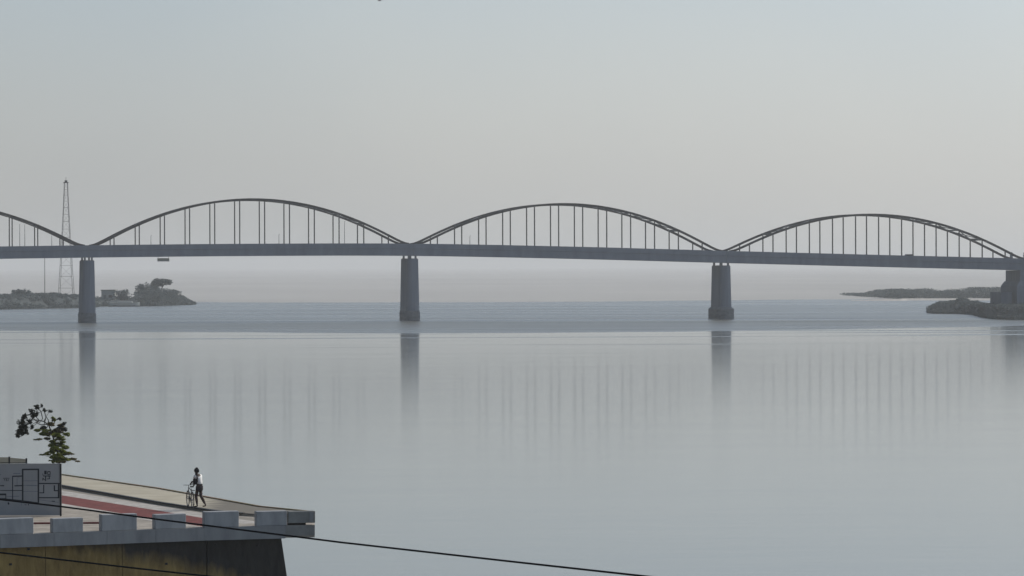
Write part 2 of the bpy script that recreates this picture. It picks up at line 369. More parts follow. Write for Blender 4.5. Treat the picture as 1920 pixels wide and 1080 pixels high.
# ------------------------------------------------------------------ foliage
def leaves(mb, c, r, n, size, rnd, flat=.5, shell=.55):
    for _ in range(n):
        while True:
            u = Vector((rnd.uniform(-1,1), rnd.uniform(-1,1), rnd.uniform(-1,1)))
            if shell**2*rnd.random() < u.length_squared <= 1: break
        p = Vector((c[0]+u.x*r[0], c[1]+u.y*r[1], c[2]+u.z*r[2]))
        s = size*rnd.uniform(.55, 1.3)
        a = Vector((rnd.gauss(0,1), rnd.gauss(0,1), rnd.gauss(0,flat))).normalized()
        b = a.cross(Vector((rnd.gauss(0,1), rnd.gauss(0,1), rnd.gauss(0,1)))).normalized()
        mb.quad(p-a*s, p-b*s*.45, p+a*s, p+b*s*.45)
def far_tree(name, px, Y, ztop, wid, label, cat='tree', group=None, base=1.0, trunk=True, umbrella=False, seed=0, n=420, name_k='tree'):
    rnd = random.Random(seed+17)
    a, _ = ray(px, 540); X = a*Y
    t = thing(name, (X, Y, base), label, cat, group)
    mb = MB(); cr = MB()
    hgt = ztop-base
    if umbrella:
        mb.tube([(X-.3,Y,base-.5),(X-.5,Y,base+hgt*.35),(X+.2,Y,base+hgt*.62),(X+.3,Y,ztop-.9)], [.32,.26,.2,.08], 7)
        for k in range(8):
            a = k*PI/4+.2; mb.tube([(X+.1,Y,base+hgt*.55),(X+math.cos(a)*wid*.25,Y+math.sin(a)*wid*.25,ztop-1.5),(X+math.cos(a)*wid*.42,Y+math.sin(a)*wid*.42,ztop-1.2)], [.13,.08,.03], 5)
        for k in range(34):
            a = rnd.uniform(0,2*PI); q = math.sqrt(rnd.random()); 
            leaves(cr, (X+math.cos(a)*q*wid*.40, Y+math.sin(a)*q*wid*.40, ztop-.7-1.5*q*q-rnd.random()*1.1), (wid*.16, wid*.16, .62), 70, .42, rnd, .3)
    else:
        mb.tube([(X,Y,base-.6),(X+.15,Y,base+hgt*.45),(X-.1,Y,ztop-hgt*.25)], [.28,.2,.07], 7)
        k_n = 20
        for k in range(k_n):
            a = rnd.uniform(0,2*PI); q = math.sqrt(rnd.random())*.66; hh = rnd.uniform(.12,.88)
            sh = math.sqrt(max(.05, 1-((hh-.45)/.6)**2))
            c = (X+math.cos(a)*q*wid*.5*sh*1.2, Y+math.sin(a)*q*wid*.5*sh, base+hgt*hh)
            if k % 3 == 0: mb.tube([(X,Y,base+hgt*.3), c], [.1,.03], 5)
            r = wid*rnd.uniform(.17,.27)
            leaves(cr, c, (r, r, min(r*.85, hgt*.22)), n//k_n+24, .42, rnd)
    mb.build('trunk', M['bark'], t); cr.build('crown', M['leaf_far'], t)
    return t
def Yw(px, add): return gp(px, lerp(LF, px)).y + add
G = 'trees on the left bank'
def ztop(px, py, Y): return at(px, py, Y).z
for i, (px, py, dpy, wd, lab, um) in enumerate([
    (4, 551, 40, 6.0, 'low hazy tree at the far left end of the left bank', 0),
    (42, 543, 45, 8.5, 'hazy round-topped tree left of the mast, highest point of the bank there', 0),
    (74, 549, 38, 6.5, 'low hazy tree between the round-topped tree and the mast', 0),
    (100, 549, 50, 5.5, 'low hazy tree just left of the lattice mast foot', 0),
    (140, 552, 35, 6.0, 'low hazy tree between the lattice mast and the left pier', 0),
    (227, 541, 45, 6.2, 'rounded tree beside the small flat-roofed house on the left bank', 0),
    (268, 532, 40, 6.5, 'dense square-shouldered tree at the left of the headland clump', 0),
    (285, 536, 44, 6.5, 'dense tree in the headland clump, left of the umbrella tree', 0),
    (304, 518.5, 50, 8.2, 'tall umbrella-crowned tree rising above the headland clump', 1),
    (322, 543, 42, 7.0, 'dense tree in the headland clump, below right of the umbrella crown', 0),
    ]):
    Y = Yw(px, dpy); far_tree('shade_tree' if um else 'bank_tree', px, Y, ztop(px, py, Y), wd, lab, 'tree', G, base=1.5 if px > 175 else 3.2, umbrella=um, seed=i)
for i, (px, py, wd) in enumerate([(338, 552, 4.5), (349, 561, 3.5)]):
    Y = Yw(px, 30); rnd = random.Random(90+i); c = at(px, py, Y)
    cr = MB()
    for k in range(9): leaves(cr, (c.x+rnd.uniform(-.3,.3)*wd, Y+rnd.uniform(-1,1), .8+(c.z-.8)*rnd.uniform(.2,.85)), (wd*.28,wd*.28,.55), 50, .26, rnd)
    tag(cr.build('bush', M['leaf_far'], origin=(c.x, Y, .5)), ['tall bush on the slope at the right of the left headland', 'low bush at the very tip of the left headland'][i], 'bush', 'bushes on the headland')
# scrub on both banks: clumps sitting on the bank surface
def cover(mb, rnd, front, top, depth, x0, x1, n, r0, extra, leafs, size, reach=.5):
    for k in range(n):
        px = rnd.uniform(x0, x1); q = rnd.uniform(0.01, 1)**1.6*reach; y = gp(px, lerp(front, px)).y - 2 + q*depth
        z = -.5 + (lerp(top, px)+.5)*smooth(q*9.0); a, _ = ray(px, 560)
        if z < .15: z = .35
        r_ = r0*rnd.uniform(.6, 1.25)
        leaves(mb, (a*y, y-.3, z+extra*rnd.uniform(-.2,1)), (r_, r_*.8, r_*.45), leafs, size, rnd)
TL = [(-400,4),(0,3.6),(60,3.8),(110,3.6),(165,3.0),(180,1.6),(260,1.6),(300,2.2),(340,1.4),(360,.2),(372,-.3)]
TR = [(1735,-.3),(1742,1.0),(1752,1.9),(1765,2.5),(1800,2.8),(1870,2.9),(1960,3.3),(2500,4.5)]
rnd = random.Random(5); mb = MB()
cover(mb, rnd, LF, TL, 130, -220, 180, 620, 1.7, .5, 40, .40, .45)
cover(mb, rnd, LF, TL, 130, 256, 362, 260, 1.4, .4, 40, .36, .4)
cover(mb, rnd, LF, TL, 130, 178, 204, 50, 1.2, .2, 34, .34, .4)
for k in range(240):
    px = rnd.uniform(256, 352); Y = Yw(px, rnd.uniform(8, 50)); a, _ = ray(px, 560)
    hh = lerp([(256,5.0),(300,5.4),(318,5.2),(335,3.4),(352,.9)], px)
    leaves(mb, (a*Y, Y, rnd.uniform(.6, hh)), (1.5, 1.5, .8), 40, .36, rnd)
for k in range(70):
    px = rnd.uniform(176, 262); Y = Yw(px, rnd.uniform(50, 75)); a, _ = ray(px, 560)
    leaves(mb, (a*Y, Y, rnd.uniform(1.5, 2.6)), (1.5, 1.5, .6), 34, .34, rnd)
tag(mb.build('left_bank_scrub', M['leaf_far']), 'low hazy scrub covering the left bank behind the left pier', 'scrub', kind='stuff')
mb = MB()
cover(mb, rnd, RF, TR, 110, 1742, 2060, 900, 1.1, .2, 44, .30, .4)
for k in range(26):
    px = rnd.gauss(1806, 9); Y = gp(px, lerp(RF, px)).y+25; a, _ = ray(px, 580)
    leaves(mb, (a*Y, Y, 3.0+rnd.uniform(0,.9)*math.exp(-((px-1806)/12)**2)), (1.2,1.2,.5), 40, .3, rnd)
tag(mb.build('right_bank_scrub', M['leaf_far']), 'dark scrub over the right bank in front of the bridge abutment', 'scrub', kind='stuff')
mb = MB()
for k in range(900):
    px = rnd.uniform(1600, 1990) if k % 5 else rnd.uniform(1590, 1700)
    Yb = gp(px, 563).y + 16 + max(0, 1690-px)*1.5
    Y = Yb + rnd.uniform(0, 60); a, _ = ray(px, 550)
    top = at(px, lerp([(1590,556),(1620,551),(1660,542),(1745,541),(1752,545),(1770,545),(1800,541),(1830,538),(1900,539),(2300,536)], px), Y).z
    leaves(mb, (a*Y, Y, max(.7, top*rnd.uniform(.12,.92))), (4.0, 4, .6), 34, .42, rnd)
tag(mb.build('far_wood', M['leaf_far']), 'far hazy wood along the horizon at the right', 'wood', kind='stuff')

# ------------------------------------------------------------------ bridge
D0 = 911.0; S = 79.98; th = math.atan2(.018*D0, 601.5*D0/F)
P0 = Vector(((163-960)/F*D0, D0, 0)); dv = Vector((math.cos(th), math.sin(th), 0)); nv = Vector((-math.sin(th), math.cos(th), 0))
W = 9.4
DK = [(-2,16.0),(-1,17.7),(-.5,18.35),(0,18.85),(.5,19.15),(1,19.1),(1.5,18.3),(2,17.15),(2.5,16.05),(3,15.0),(4,12.9),(5,10.8)]
def deckz(k):                       # top of parapet, Catmull-Rom through the list
    for i in range(len(DK)-1):
        if k <= DK[i+1][0] or i == len(DK)-2:
            p1, p2 = DK[i], DK[i+1]; p0 = DK[max(i-1,0)]; p3 = DK[min(i+2,len(DK)-1)]
            t = (k-p1[0])/(p2[0]-p1[0])
            m1 = (p2[1]-p0[1])/(p2[0]-p0[0])*(p2[0]-p1[0]); m2 = (p3[1]-p1[1])/(p3[0]-p1[0])*(p2[0]-p1[0])
            return (2*t**3-3*t**2+1)*p1[1]+(t**3-2*t**2+t)*m1+(-2*t**3+3*t**2)*p2[1]+(t**3-t**2)*m2
def B(k, off, z): return P0 + dv*(k*S) + nv*off + Vector((0,0,z))
bridge = thing('arch_bridge', P0, 'long grey bowstring arch bridge crossing the whole river', 'bridge')
def sweep(k0, k1, sec, name, material, par=bridge, n=None):
    """sec: outline [(off, dz)] swept along the deck"""
    n = n or max(2, int((k1-k0)*26)); mb = MB(); m = len(sec)
    for i in range(n+1):
        k = k0+(k1-k0)*i/n; z = deckz(k)
        for (o, dz) in sec: mb.v.append(tuple(B(k, o, z+dz)))
    for i in range(n):
        for j in range(m):
            a = i*m+j; b = i*m+(j+1) % m; mb.f.append((a, b, b+m, a+m))
    mb.f.append(tuple(reversed(range(m)))); mb.f.append(tuple(n*m+j for j in range(m)))
    return mb.build(name, material, par)
E = W/2
KA, KB = -1.0, 4.0; NBK = 13
for sgn in (-1, 1):
    for k in range(-1, 4):
        g = .0006
        # edge girder and parapet per span
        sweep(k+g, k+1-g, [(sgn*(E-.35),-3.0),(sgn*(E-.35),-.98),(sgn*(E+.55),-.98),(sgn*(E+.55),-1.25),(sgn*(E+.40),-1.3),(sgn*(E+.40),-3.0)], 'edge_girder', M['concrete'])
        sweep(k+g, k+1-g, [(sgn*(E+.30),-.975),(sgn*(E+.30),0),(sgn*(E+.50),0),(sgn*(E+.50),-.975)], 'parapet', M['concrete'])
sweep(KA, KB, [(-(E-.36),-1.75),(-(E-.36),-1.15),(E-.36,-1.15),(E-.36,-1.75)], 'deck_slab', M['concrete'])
sweep(KA, KB, [(-3.6,-1.146),(-3.6,-1.06),(3.6,-1.06),(3.6,-1.146)], 'road_surface', M['asphalt'])
NB = 13
RISE = {-1: 11.2, 0: 11.2, 1: 10.9, 2: 10.5}
def archz(k, s):
    p = (1-((s-.5)/.474)**2)
    p = RISE[k]*p
    q = .5*(p+math.sqrt(p*p+.9))
    return deckz(k+s) - .35 + q
for k in range(-1, 3):
    for sgn in (-1, 1):
        mb = MB(); n = 78; o = sgn*E
        ss = [(.012+.976*i/n) for i in range(n+1)]
        for i, s in enumerate(ss):
            z = archz(k, s); z2 = archz(k, min(s+.002, .999)); z1 = archz(k, max(s-.002,.001))
            tz = (z2-z1); tx = (min(s+.002,.999)-max(s-.002,.001))*S; L = math.hypot(tx, tz); nx, nz = -tz/L, tx/L
            for (du, dw) in ((-.26,-.30),(.26,-.30),(.26,.30),(-.26,.30)):
                p = B(k+s, o+dw, z) + dv*(nx*du) + Vector((0,0,nz*du)); mb.v.append(tuple(p))
        for i in range(n):
            for j in range(4):
                a = i*4+j; b = i*4+(j+1) % 4; mb.f.append((a, b, b+4, a+4))
        mb.f.append((3,2,1,0)); mb.f.append(tuple(n*4+j for j in range(4)))
        mb.build('arch_rib', M['steel'], bridge)
        for j in range(1, NB):
            s = j/NB; z = archz(k, s)
            if z - deckz(k+s) < .4: continue
            mb = MB(); mb.bar(B(k+s, o, deckz(k+s)-1.0), B(k+s, o, z-.3), .26, .26, up=dv)
            mb.build('hanger', M['hanger'], bridge)
    for j in range(2, NB-1):
        s = j/NB; mb = MB(); z = archz(k, s)
        big = j in (2, NB-2)
        mb.bar(B(k+s, -E+.37, z), B(k+s, E-.37, z), .55 if big else .32, .55 if big else .32)
        mb.build('cross_strut', M['brace'], bridge)
        if j < NB-2:
            s2 = (j+1)/NB; z2 = archz(k, s2)
            mid = B(k+(s+s2)/2, 0, archz(k, (s+s2)/2))
            for (a, b) in ((B(k+s,-E+.37,z), B(k+s2,E-.37,z2)), (B(k+s,E-.37,z-.02), B(k+s2,-E+.37,z2-.02))):
                mb = MB(); mb.bar(a, b, .22, .18); mb.build('diagonal_brace', M['brace'], bridge)
    for j in range(0, NB):
        s = (j+.5)/NB
        mb = MB(); z = deckz(k+s); mb.bar(B(k+s, -E+.34, z-2.3), B(k+s, E-.34, z-2.3), .4, 1.05); mb.build('floor_beam', M['concrete'], bridge)

def stadium(k, t, L, n=7, e=1.0):
    """outline: half thickness t along the bridge, half length L across, pointed-round ends"""
    pts = []
    for i in range(n+1):
        a = -PI/2 + PI*i/n
        pts.append(B(k, L - t*e + t*e*math.cos(a), 0) + dv*(t*math.sin(a)))
    for i in range(n+1):
        a = PI/2 + PI*i/n
        pts.append(B(k, -(L - t*e) + t*e*math.cos(a), 0) + dv*(t*math.sin(a)))
    return pts
for k in (-1, 0, 1, 2):
    top = deckz(k)-3.0-.65
    mb = MB()
    rnds = .8 if k == 2 else .55
    mb.prism(stadium(k, 1.66, 5.2, e=rnds), 2.4, top-.2, stadium(k, 1.42, 4.9, e=rnds))
    mb.prism(stadium(k, 1.41, 4.88, e=rnds), top-.198, top, stadium(k, 1.25, 4.7, e=rnds))
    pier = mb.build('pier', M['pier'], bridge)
    mb = MB(); b = .2 if k < 2 else .7
    mb.prism(stadium(k, 1.62+b, 5.2+b, e=rnds), -4, 2.0 + (.5 if k == 2 else 0), stadium(k, 1.62+b*.95, 5.2+b*.9, e=rnds))
    mb.prism(stadium(k, 1.62+b*.93, 5.2+b*.88, e=rnds), 2.003 + (.5 if k == 2 else 0), 2.5 + (.5 if k == 2 else 0), stadium(k, 1.62+.06, 5.2+.05, e=rnds))
    mb.build('footing', M['tide'], pier)
    for o, q in ((-3.6,-.85), (3.6,-.85), (-3.6,.85), (3.6,.85)):
        mb = MB()
        c = B(k, o, top)+dv*q; mb.bar(c+Vector((0,0,.003)), c+Vector((0,0,.66)), .42, .6, up=nv); mb.build('bearing', M['concrete'], pier)
# abutment tower at the right bank
mb = MB()
def rect(k, t, L, sh=0): return [B(k, -L, 0)+dv*(-t+sh), B(k, -L, 0)+dv*(t+sh), B(k, L, 0)+dv*(t+sh), B(k, L, 0)+dv*(-t+sh)]
mb.prism(rect(3, 3.0, 5.6, .6), 9.2, deckz(3)-3.02)
mb.prism(rect(3, 4.1, 6.2, .6), 8.0, 9.198, rect(3, 3.25, 5.8, .6))
mb.prism(rect(3, 4.3, 6.4, .6), -2.0, 7.998, rect(3, 4.12, 6.22, .6))
ab = mb.build('abutment', M['pier'], bridge)
mb = MB(); mb.prism(rect(3, 1.5, 4.2, -5.6), -1, 6.4); mb.build('wing_wall', M['pier'], ab)
for sgn in (-1, 1):
    mb = MB(); c = B(3, sgn*(E+.42), deckz(3)) - dv*1.0
    mb.prism([c+dv*a+nv*b for a, b in ((-.3,-.3),(.3,-.3),(.3,.3),(-.3,.3))], deckz(3)-.9, deckz(3)+1.05)
    mb.ball(c+Vector((0,0,1.35)), .38); mb.build('end_pillar', M['pier'], bridge)
for k in (3.5, 4):
    mb = MB(); mb.prism(stadium(k, 1.2, 4.6), -1, deckz(k)-3.02); mb.build('pier', M['pier'], bridge)

# cradle hanging under the left span
c = B(.2315, -1.5, deckz(.23)-3.0)
cr = thing('inspection_cradle', c, 'small pale grey box-like cradle hanging under the deck right of the left pier', 'cradle')
mb = MB(); cc = c
def local(c, x0,x1,y0,y1,z0,z1,mb):
    P = [c+dv*x+nv*y+Vector((0,0,z)) for x,y,z in ((x0,y0,z0),(x1,y0,z0),(x1,y1,z0),(x0,y1,z0),(x0,y0,z1),(x1,y0,z1),(x1,y1,z1),(x0,y1,z1))]
    mb.hexa(P)
local(cc,-1.4,1.4,-.6,.6,-1.15,-1.0,mb)
mb.build('floor', M['cradle'], cr)
for y in (-.6, .55):
    mb = MB(); local(cc,-1.4,1.4,y,y+.05,-.997,-.35,mb); mb.build('side_panel', M['cradle'], cr)
for x in (-1.3, 1.3):
    mb = MB(); mb.bar(cc+dv*x+Vector((0,0,-.36)), cc+dv*x+Vector((0,0,.02)), .08); mb.build('hanger_rod', M['cradle'], cr)

# lamps on the bridge
for i, (px, py, off, lab) in enumerate([
    (37, 421, 1, 'left one of the two close thin lamp posts on the bridge left of the mast'),
    (46.5, 422, 1, 'right one of the two close thin lamp posts on the bridge left of the mast'),
    (97, 441, 1, 'thin short lamp post on the bridge just left of the lattice mast'),
    (283, 442, 1, 'thin lamp post on the bridge in the rising left part of the left full arch'),
    (523, 440, 1, 'thin short lamp post on the bridge right of the crown of the left full arch'),
    (646, 416, 1, 'thin lamp post on the bridge in the falling part of the left full arch'),
    (881, 443, 1, 'thin lamp post on the bridge in the rising part of the middle arch')]):
    o = 4.0*off; a, _ = ray(px, 440)
    # intersection of the sight line with the lamp row
    den = (a*dv.y - dv.x); base = P0 + nv*o; k = (base.x - a*base.y)/den/S
    b0 = B(k, o, deckz(k)-1.15); zt = at(px, py, b0.y).z
    t = thing('bridge_lamp', b0, lab, 'street lamp', 'lamp posts on the bridge')
    mb = MB(); mb.tube([b0, (b0.x, b0.y, zt)], [.09,.05], 7); mb.build('post', M['lamp'], t)
    mb = MB(); e = Vector((b0.x, b0.y, zt)); mb.bar(e, e - nv*.9 + Vector((0,0,.12)), .08, .07); mb.build('lamp_head', M['lamp'], t)

# little car crossing
kc = (1704.5-1352)/563.0+2 - .009
t = thing('small_car', B(kc, -1.8, deckz(kc)-1.06), 'small dark car on the bridge deck under the right arch, only its roof showing', 'car')
cc = B(kc, -1.8, deckz(kc)-1.06)
def cp(x, y, z): return cc + dv*x + nv*y + Vector((0,0,z))
mb = MB(); mb.hexa([cp(-1.8,-.75,.3),cp(1.8,-.75,.3),cp(1.8,.75,.3),cp(-1.8,.75,.3),cp(-1.75,-.72,.85),cp(1.7,-.72,.8),cp(1.7,.72,.8),cp(-1.75,.72,.85)])
mb.hexa([cp(-1.5,-.7,.85),cp(1.0,-.7,.85),cp(1.0,.7,.85),cp(-1.5,.7,.85),cp(-1.1,-.58,1.46),cp(.45,-.58,1.46),cp(.45,.58,1.46),cp(-1.1,.58,1.46)])
mb.build('body', M['carpaint'], t)
mb = MB(); mb.hexa([cp(-1.3,-.71,.9),cp(.85,-.71,.9),cp(.85,-.69,.9),cp(-1.3,-.69,.9),cp(-1.05,-.61,1.36),cp(.42,-.61,1.36),cp(.42,-.59,1.36),cp(-1.05,-.59,1.36)]); mb.build('side_window', M['glass'], t)
for x in (-1.15, 1.15):
    for y in (-.72, .72):
        mb = MB(); mb.torus(cp(x, y, .3), nv, .2, .1, 14, 6); mb.build('wheel', M['tyre'], t)

# ------------------------------------------------------------------ things on the left bank
Ym = Yw(124, 45)
mt = thing('lattice_mast', at(124, 560, Ym), 'tall hazy lattice mast on the left bank beside the left pier', 'mast')
zb, zt = 2.0, at(124, 343, Ym).z; ctr = at(124, 450, Ym).x
def mh(z): return .55 + (2.6-.55)*((zt-z)/(zt-zb))**1.2
lv = []; z = zb; 
while z < zt-1: lv.append(z); z += 1.1 + mh(z)*1.25
lv.append(zt)
cn = lambda z, i: Vector((ctr+mh(z)*(-1,1,1,-1)[i], Ym+mh(z)*(-1,-1,1,1)[i], z))
for i in range(4):
    mb = MB(); mb.tube([cn(q, i) for q in lv], .085, 5); mb.build('leg', M['mast'], mt)
mb = MB()
for a, b in zip(lv, lv[1:]):
    for i in range(4):
        j = (i+1) % 4
        mb.bar(cn(b,i), cn(b,j), .10); 
mb.build('horizontal_braces', M['mast'], mt)
mb = MB()
for q, (a, b) in enumerate(zip(lv, lv[1:])):
    for i in range(4):
        j = (i+1) % 4
        if q % 2: mb.bar(cn(a,i), cn(b,j), .05)
        else: mb.bar(cn(a,j), cn(b,i), .05)
mb.build('diagonal_braces', M['mast'], mt)
mb = MB(); mb.box(ctr-.85, ctr+.85, Ym-.85, Ym+.85, zt, zt+.25); mb.tube([(ctr,Ym,zt+.25),(ctr,Ym,zt+.9)], .5, 8); mb.tube([(ctr,Ym,zt+.9),(ctr,Ym,zt+2.0)], .07, 5)
mb.build('top_platform', M['steel'], mt)
p = at(84, 552, Yw(84, 60)); 
mb = MB(); mb.tube([(p.x,p.y,2.5),(p.x,p.y,at(84,470,p.y).z)], [.16,.09], 6)
tag(mb.build('pole', M['mast'], origin=(p.x,p.y,2.5)), 'faint slender pole on the left bank, left of the lattice mast', 'pole')
# house
Yh = Yw(202, 55); a0, a1 = at(190, 543, Yh), at(215, 543, Yh)
hs = thing('small_house', ((a0.x+a1.x)/2, Yh, 1.5), 'small flat-roofed grey-green house on the left bank beside a rounded tree', 'house')
mb = MB(); mb.box(a0.x, a1.x, Yh, Yh+5, .8, a0.z-.35); mb.build('wall', M['house'], hs)
mb = MB(); mb.box(a0.x-.25, a1.x+.25, Yh-.25, Yh+5.25, a0.z-.347, a0.z-.05); mb.build('roof', M['roof'], hs)
mb = MB(); mb.box(a0.x+.8, a0.x+1.7, Yh-.03, Yh+.02, 1.5, 3.5); mb.build('door', M['roof'], hs)
mb = MB(); mb.box(a0.x+2.6, a0.x+3.8, Yh-.03, Yh+.02, 2.5, 3.5); mb.build('window', M['glass'], hs)
# long pale boat
Yb = Yw(230, -8); b0, b1 = at(203, 570, Yb), at(262, 570, Yb)
bt = thing('long_boat', ((b0.x+b1.x)/2, Yb, 0), 'long pale boat moored against the left bank, right of the left pier', 'boat')
def hull(zlo, zhi, sc_, name, m):
    mb = MB(); n = 16; L = (b1.x-b0.x); rows = []
    for i in range(n+1):
        u = -1+2*i/n; wd = 1.1*math.sqrt(max(.004, 1-abs(u)**2.6))*sc_
        x = (b0.x+b1.x)/2 + u*L/2
        rise = .35*abs(u)**3
        rows.append([(x, Yb-wd, zhi+rise), (x, Yb-wd*.75, zlo), (x, Yb+wd*.75, zlo), (x, Yb+wd, zhi+rise)])
    for a, b in zip(rows, rows[1:]):
        for j in range(4): mb.quad(a[j], b[j], b[(j+1)%4], a[(j+1)%4])
    return mb.build(name, m, bt)
hull(.28, 1.25, 1.0, 'hull', M['boat']); hull(-.35, .277, .78, 'bottom', M['boatdark'])
mb = MB(); cx = (b0.x+b1.x)/2; mb.box(cx-2.2, cx+2.8, Yb-.7, Yb+.7, 1.3, 1.75); mb.build('canopy', M['boat'], bt)

# ------------------------------------------------------------------ promenade in the foreground
ZG, ZW = 3.0, 3.12
nearP = [gp(0,1003,ZG), gp(200,996,ZG), gp(382,989.5,ZG), gp(535,985.5,ZG), gp(590,984.5,ZG)]
dn = (nearP[1]-nearP[0]).normalized(); nearP[0:0] = [nearP[0]-dn*14]
outer = [gp(117,890,ZW), gp(300,916,ZW), gp(490,950,ZW), gp(590,960,ZW)]
do = (outer[0]-outer[1]).normalized(); outer[0:0] = [outer[0]+do*45]
inner = [gp(117,910,ZW), gp(300,941.5,ZW), gp(402,957,ZW), gp(455,962,ZW), gp(540,967,ZW)]
di = (inner[0]-inner[1]).normalized(); inner[0:0] = [inner[0]+di*45]
def poly_prism(name, poly, z0, z1, m, parent=None):
    mb = MB(); mb.prism(poly, z0, z1); return mb.build(name, m, parent)
slab_poly = nearP + list(reversed(outer))
pr = poly_prism('promenade', slab_poly, ZG-.5, ZG, M['pave']); tag(pr, kind='structure')
# slab edge facing: its own concrete, set 2 mm proud
mb = MB()
pts = [p.copy() for p in nearP]
for i, (a, b) in enumerate(zip(pts, pts[1:])):
    n = Vector(((b-a).y, -(b-a).x, 0)).normalized()
    if i == len(pts)-2: continue
    uu = (b-a).normalized(); LL = (b-a).length; ns_ = max(1, round(LL/2.6))
    for q_ in range(ns_):
        a_, b_ = a+uu*(LL*q_/ns_+.006), a+uu*(LL*(q_+1)/ns_-.006)
        mb = MB(); mb.hexa([Vector((q.x,q.y,z)) for z in (ZG-.52, ZG+.003) for q in (a_+n*.04, b_+n*.04, b_-n*.02, a_-n*.02)])
        mb.build('slab_edge', M['fascia'], pr)
a, b = pts[-2], pts[-1]; n = Vector(((b-a).y, -(b-a).x, 0)).normalized()
mb = MB(); mb.hexa([Vector((q.x,q.y,z)) for z in (ZG-.42, ZG+.003) for q in (a+n*.04, b+n*.04, b-n*.02, a-n*.02)]); mb.build('slab_edge', M['tipc'], pr)
def strip(name, pa, pb, z, m, parent=pr, th=.004):
    mb = MB()
    for (a, b), (c, d) in zip(zip(pa, pa[1:]), zip(pb, pb[1:])):
        mb.quad((a.x,a.y,z),(c.x,c.y,z),(d.x,d.y,z),(b.x,b.y,z))
    return mb.build(name, m, parent)
def edge(tab):
    p = [gp(x, y, ZG) for x, y in tab]; d = (p[0]-p[1]).normalized(); return [p[0]+d*45]+p
# raised walkway on the river side
wk_poly = inner + [gp(575,964,ZW)] + list(reversed(outer))
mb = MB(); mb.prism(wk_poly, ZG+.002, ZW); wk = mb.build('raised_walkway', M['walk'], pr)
# riser face and black nosing
mb = MB()
for a, b in zip(inner, inner[1:]):
    n = Vector(((b-a).y, -(b-a).x, 0)).normalized(); n = n if n.x < 0 else -n
    mb.hexa([Vector((q.x,q.y,z)) for z in (ZG+.003, ZW-.05) for q in (a+n*.03, b+n*.03, b-n*.01, a-n*.01)])
mb.build('step_riser', M['riser'], wk)
mb = MB()
for a, b in zip(inner[:-2], inner[1:-1]):
    n = Vector(((b-a).y, -(b-a).x, 0)).normalized(); n = n if n.x < 0 else -n
    mb.hexa([Vector((q.x,q.y,z)) for z in (ZW-.048, ZW+.012) for q in (a+n*.07, b+n*.07, b-n*.12, a-n*.12)])
mb.build('nosing', M['black'], wk)
mb = MB()
for a, b in zip(outer, outer[1:]):
    n = Vector(((b-a).y, -(b-a).x, 0)).normalized(); n = n if n.x < 0 else -n
    mb.hexa([Vector((q.x,q.y,z)) for z in (ZW+.002, ZW+.045) for q in (a+n*.17, b+n*.17, b+n*.02, a+n*.02)])
mb.build('outer_kerb', M['olive'], wk)
e1 = edge([(117,920),(300,949),(440,972),(500,981)]); e2 = edge([(117,929),(300,958),(400,974.5),(450,982)])
e3 = edge([(117,944.5),(300,975),(382,988),(390,989)]); e4 = edge([(117,949.5),(300,980),(345,987),(350,988)])
strip('grey_strip', edge([(117,914.5),(300,945.5),(440,968),(500,976)]), e1, ZG+.005, mat('grey_strip_concrete', (.26,.235,.195), .9))  # plain grey-brown band between the riser foot and the white stripe
strip('white_stripe', e1, e2, ZG+.005, M['whitepaint'])
strip('red_cycle_lane', e2, e3, ZG+.005, M['redpaint'])
strip('white_stripe', e3, e4, ZG+.009, M['whitepaint'])
mb = MB(); a, b = gp(-60,983.5,ZG), gp(250,981.6,ZG); mb.bar(a+Vector((0,0,.035)), b+Vector((0,0,.035)), .12, .07); mb.build('low_red_kerb', M['redbar'], pr)

# parapet blocks on the near edge
GB = 'white parapet blocks along the promenade edge'
def edge_at(px):
    for a, b in zip(nearP, nearP[1:]):
        pa, pb = a.x/a.y*F+960, b.x/b.y*F+960
        if pa <= px <= pb+.5 or b is nearP[-1]:
            r = (px-960)/F; t = (a.x-r*a.y)/(r*(b.y-a.y)-(b.x-a.x)); return a+(b-a)*t
blocks = [(-104,-38,973,'hidden'), (0-3,62,971.5,'leftmost grey-white parapet block, below the drawing board'),
          (98,155,971.5,'second parapet block from the left, just right of the board’s lower edge'),
          (190,256,964,'third parapet block from the left, in front of the beige paving'),
          (290,348,964,'narrow fourth parapet block, in front of the red lane and crossed by the cable'),
          (382,447,959,'fifth parapet block from the left, below the person with the bicycle'),
          (480,537,958.5,'sixth parapet block, bluish grey, next to the long end piece at the tip')]
for i, (x0, x1, yt, lab) in enumerate(blocks):
    a, b = edge_at(x0), edge_at(x1); d = (b-a).normalized(); n = Vector((-d.y, d.x, 0))
    top = at((x0+x1)/2, yt, (a.y+b.y)/2).z
    a2, b2 = a+n*.02, b+n*.02
    mb = MB(); dpt = .38
    mb.hexa([Vector((q.x,q.y,z)) for z in (ZG+.004, top) for q in (a2, b2, b2+n*dpt, a2+n*dpt)])
    o = mb.build('parapet_block', M['block'], origin=((a.x+b.x)/2, a.y+.2, ZG), bevel=.025)
    if lab == 'hidden': lab = 'grey-white parapet block beyond the left edge of the view'; 
    tag(o, lab.replace('’', "'"), 'parapet block', GB)
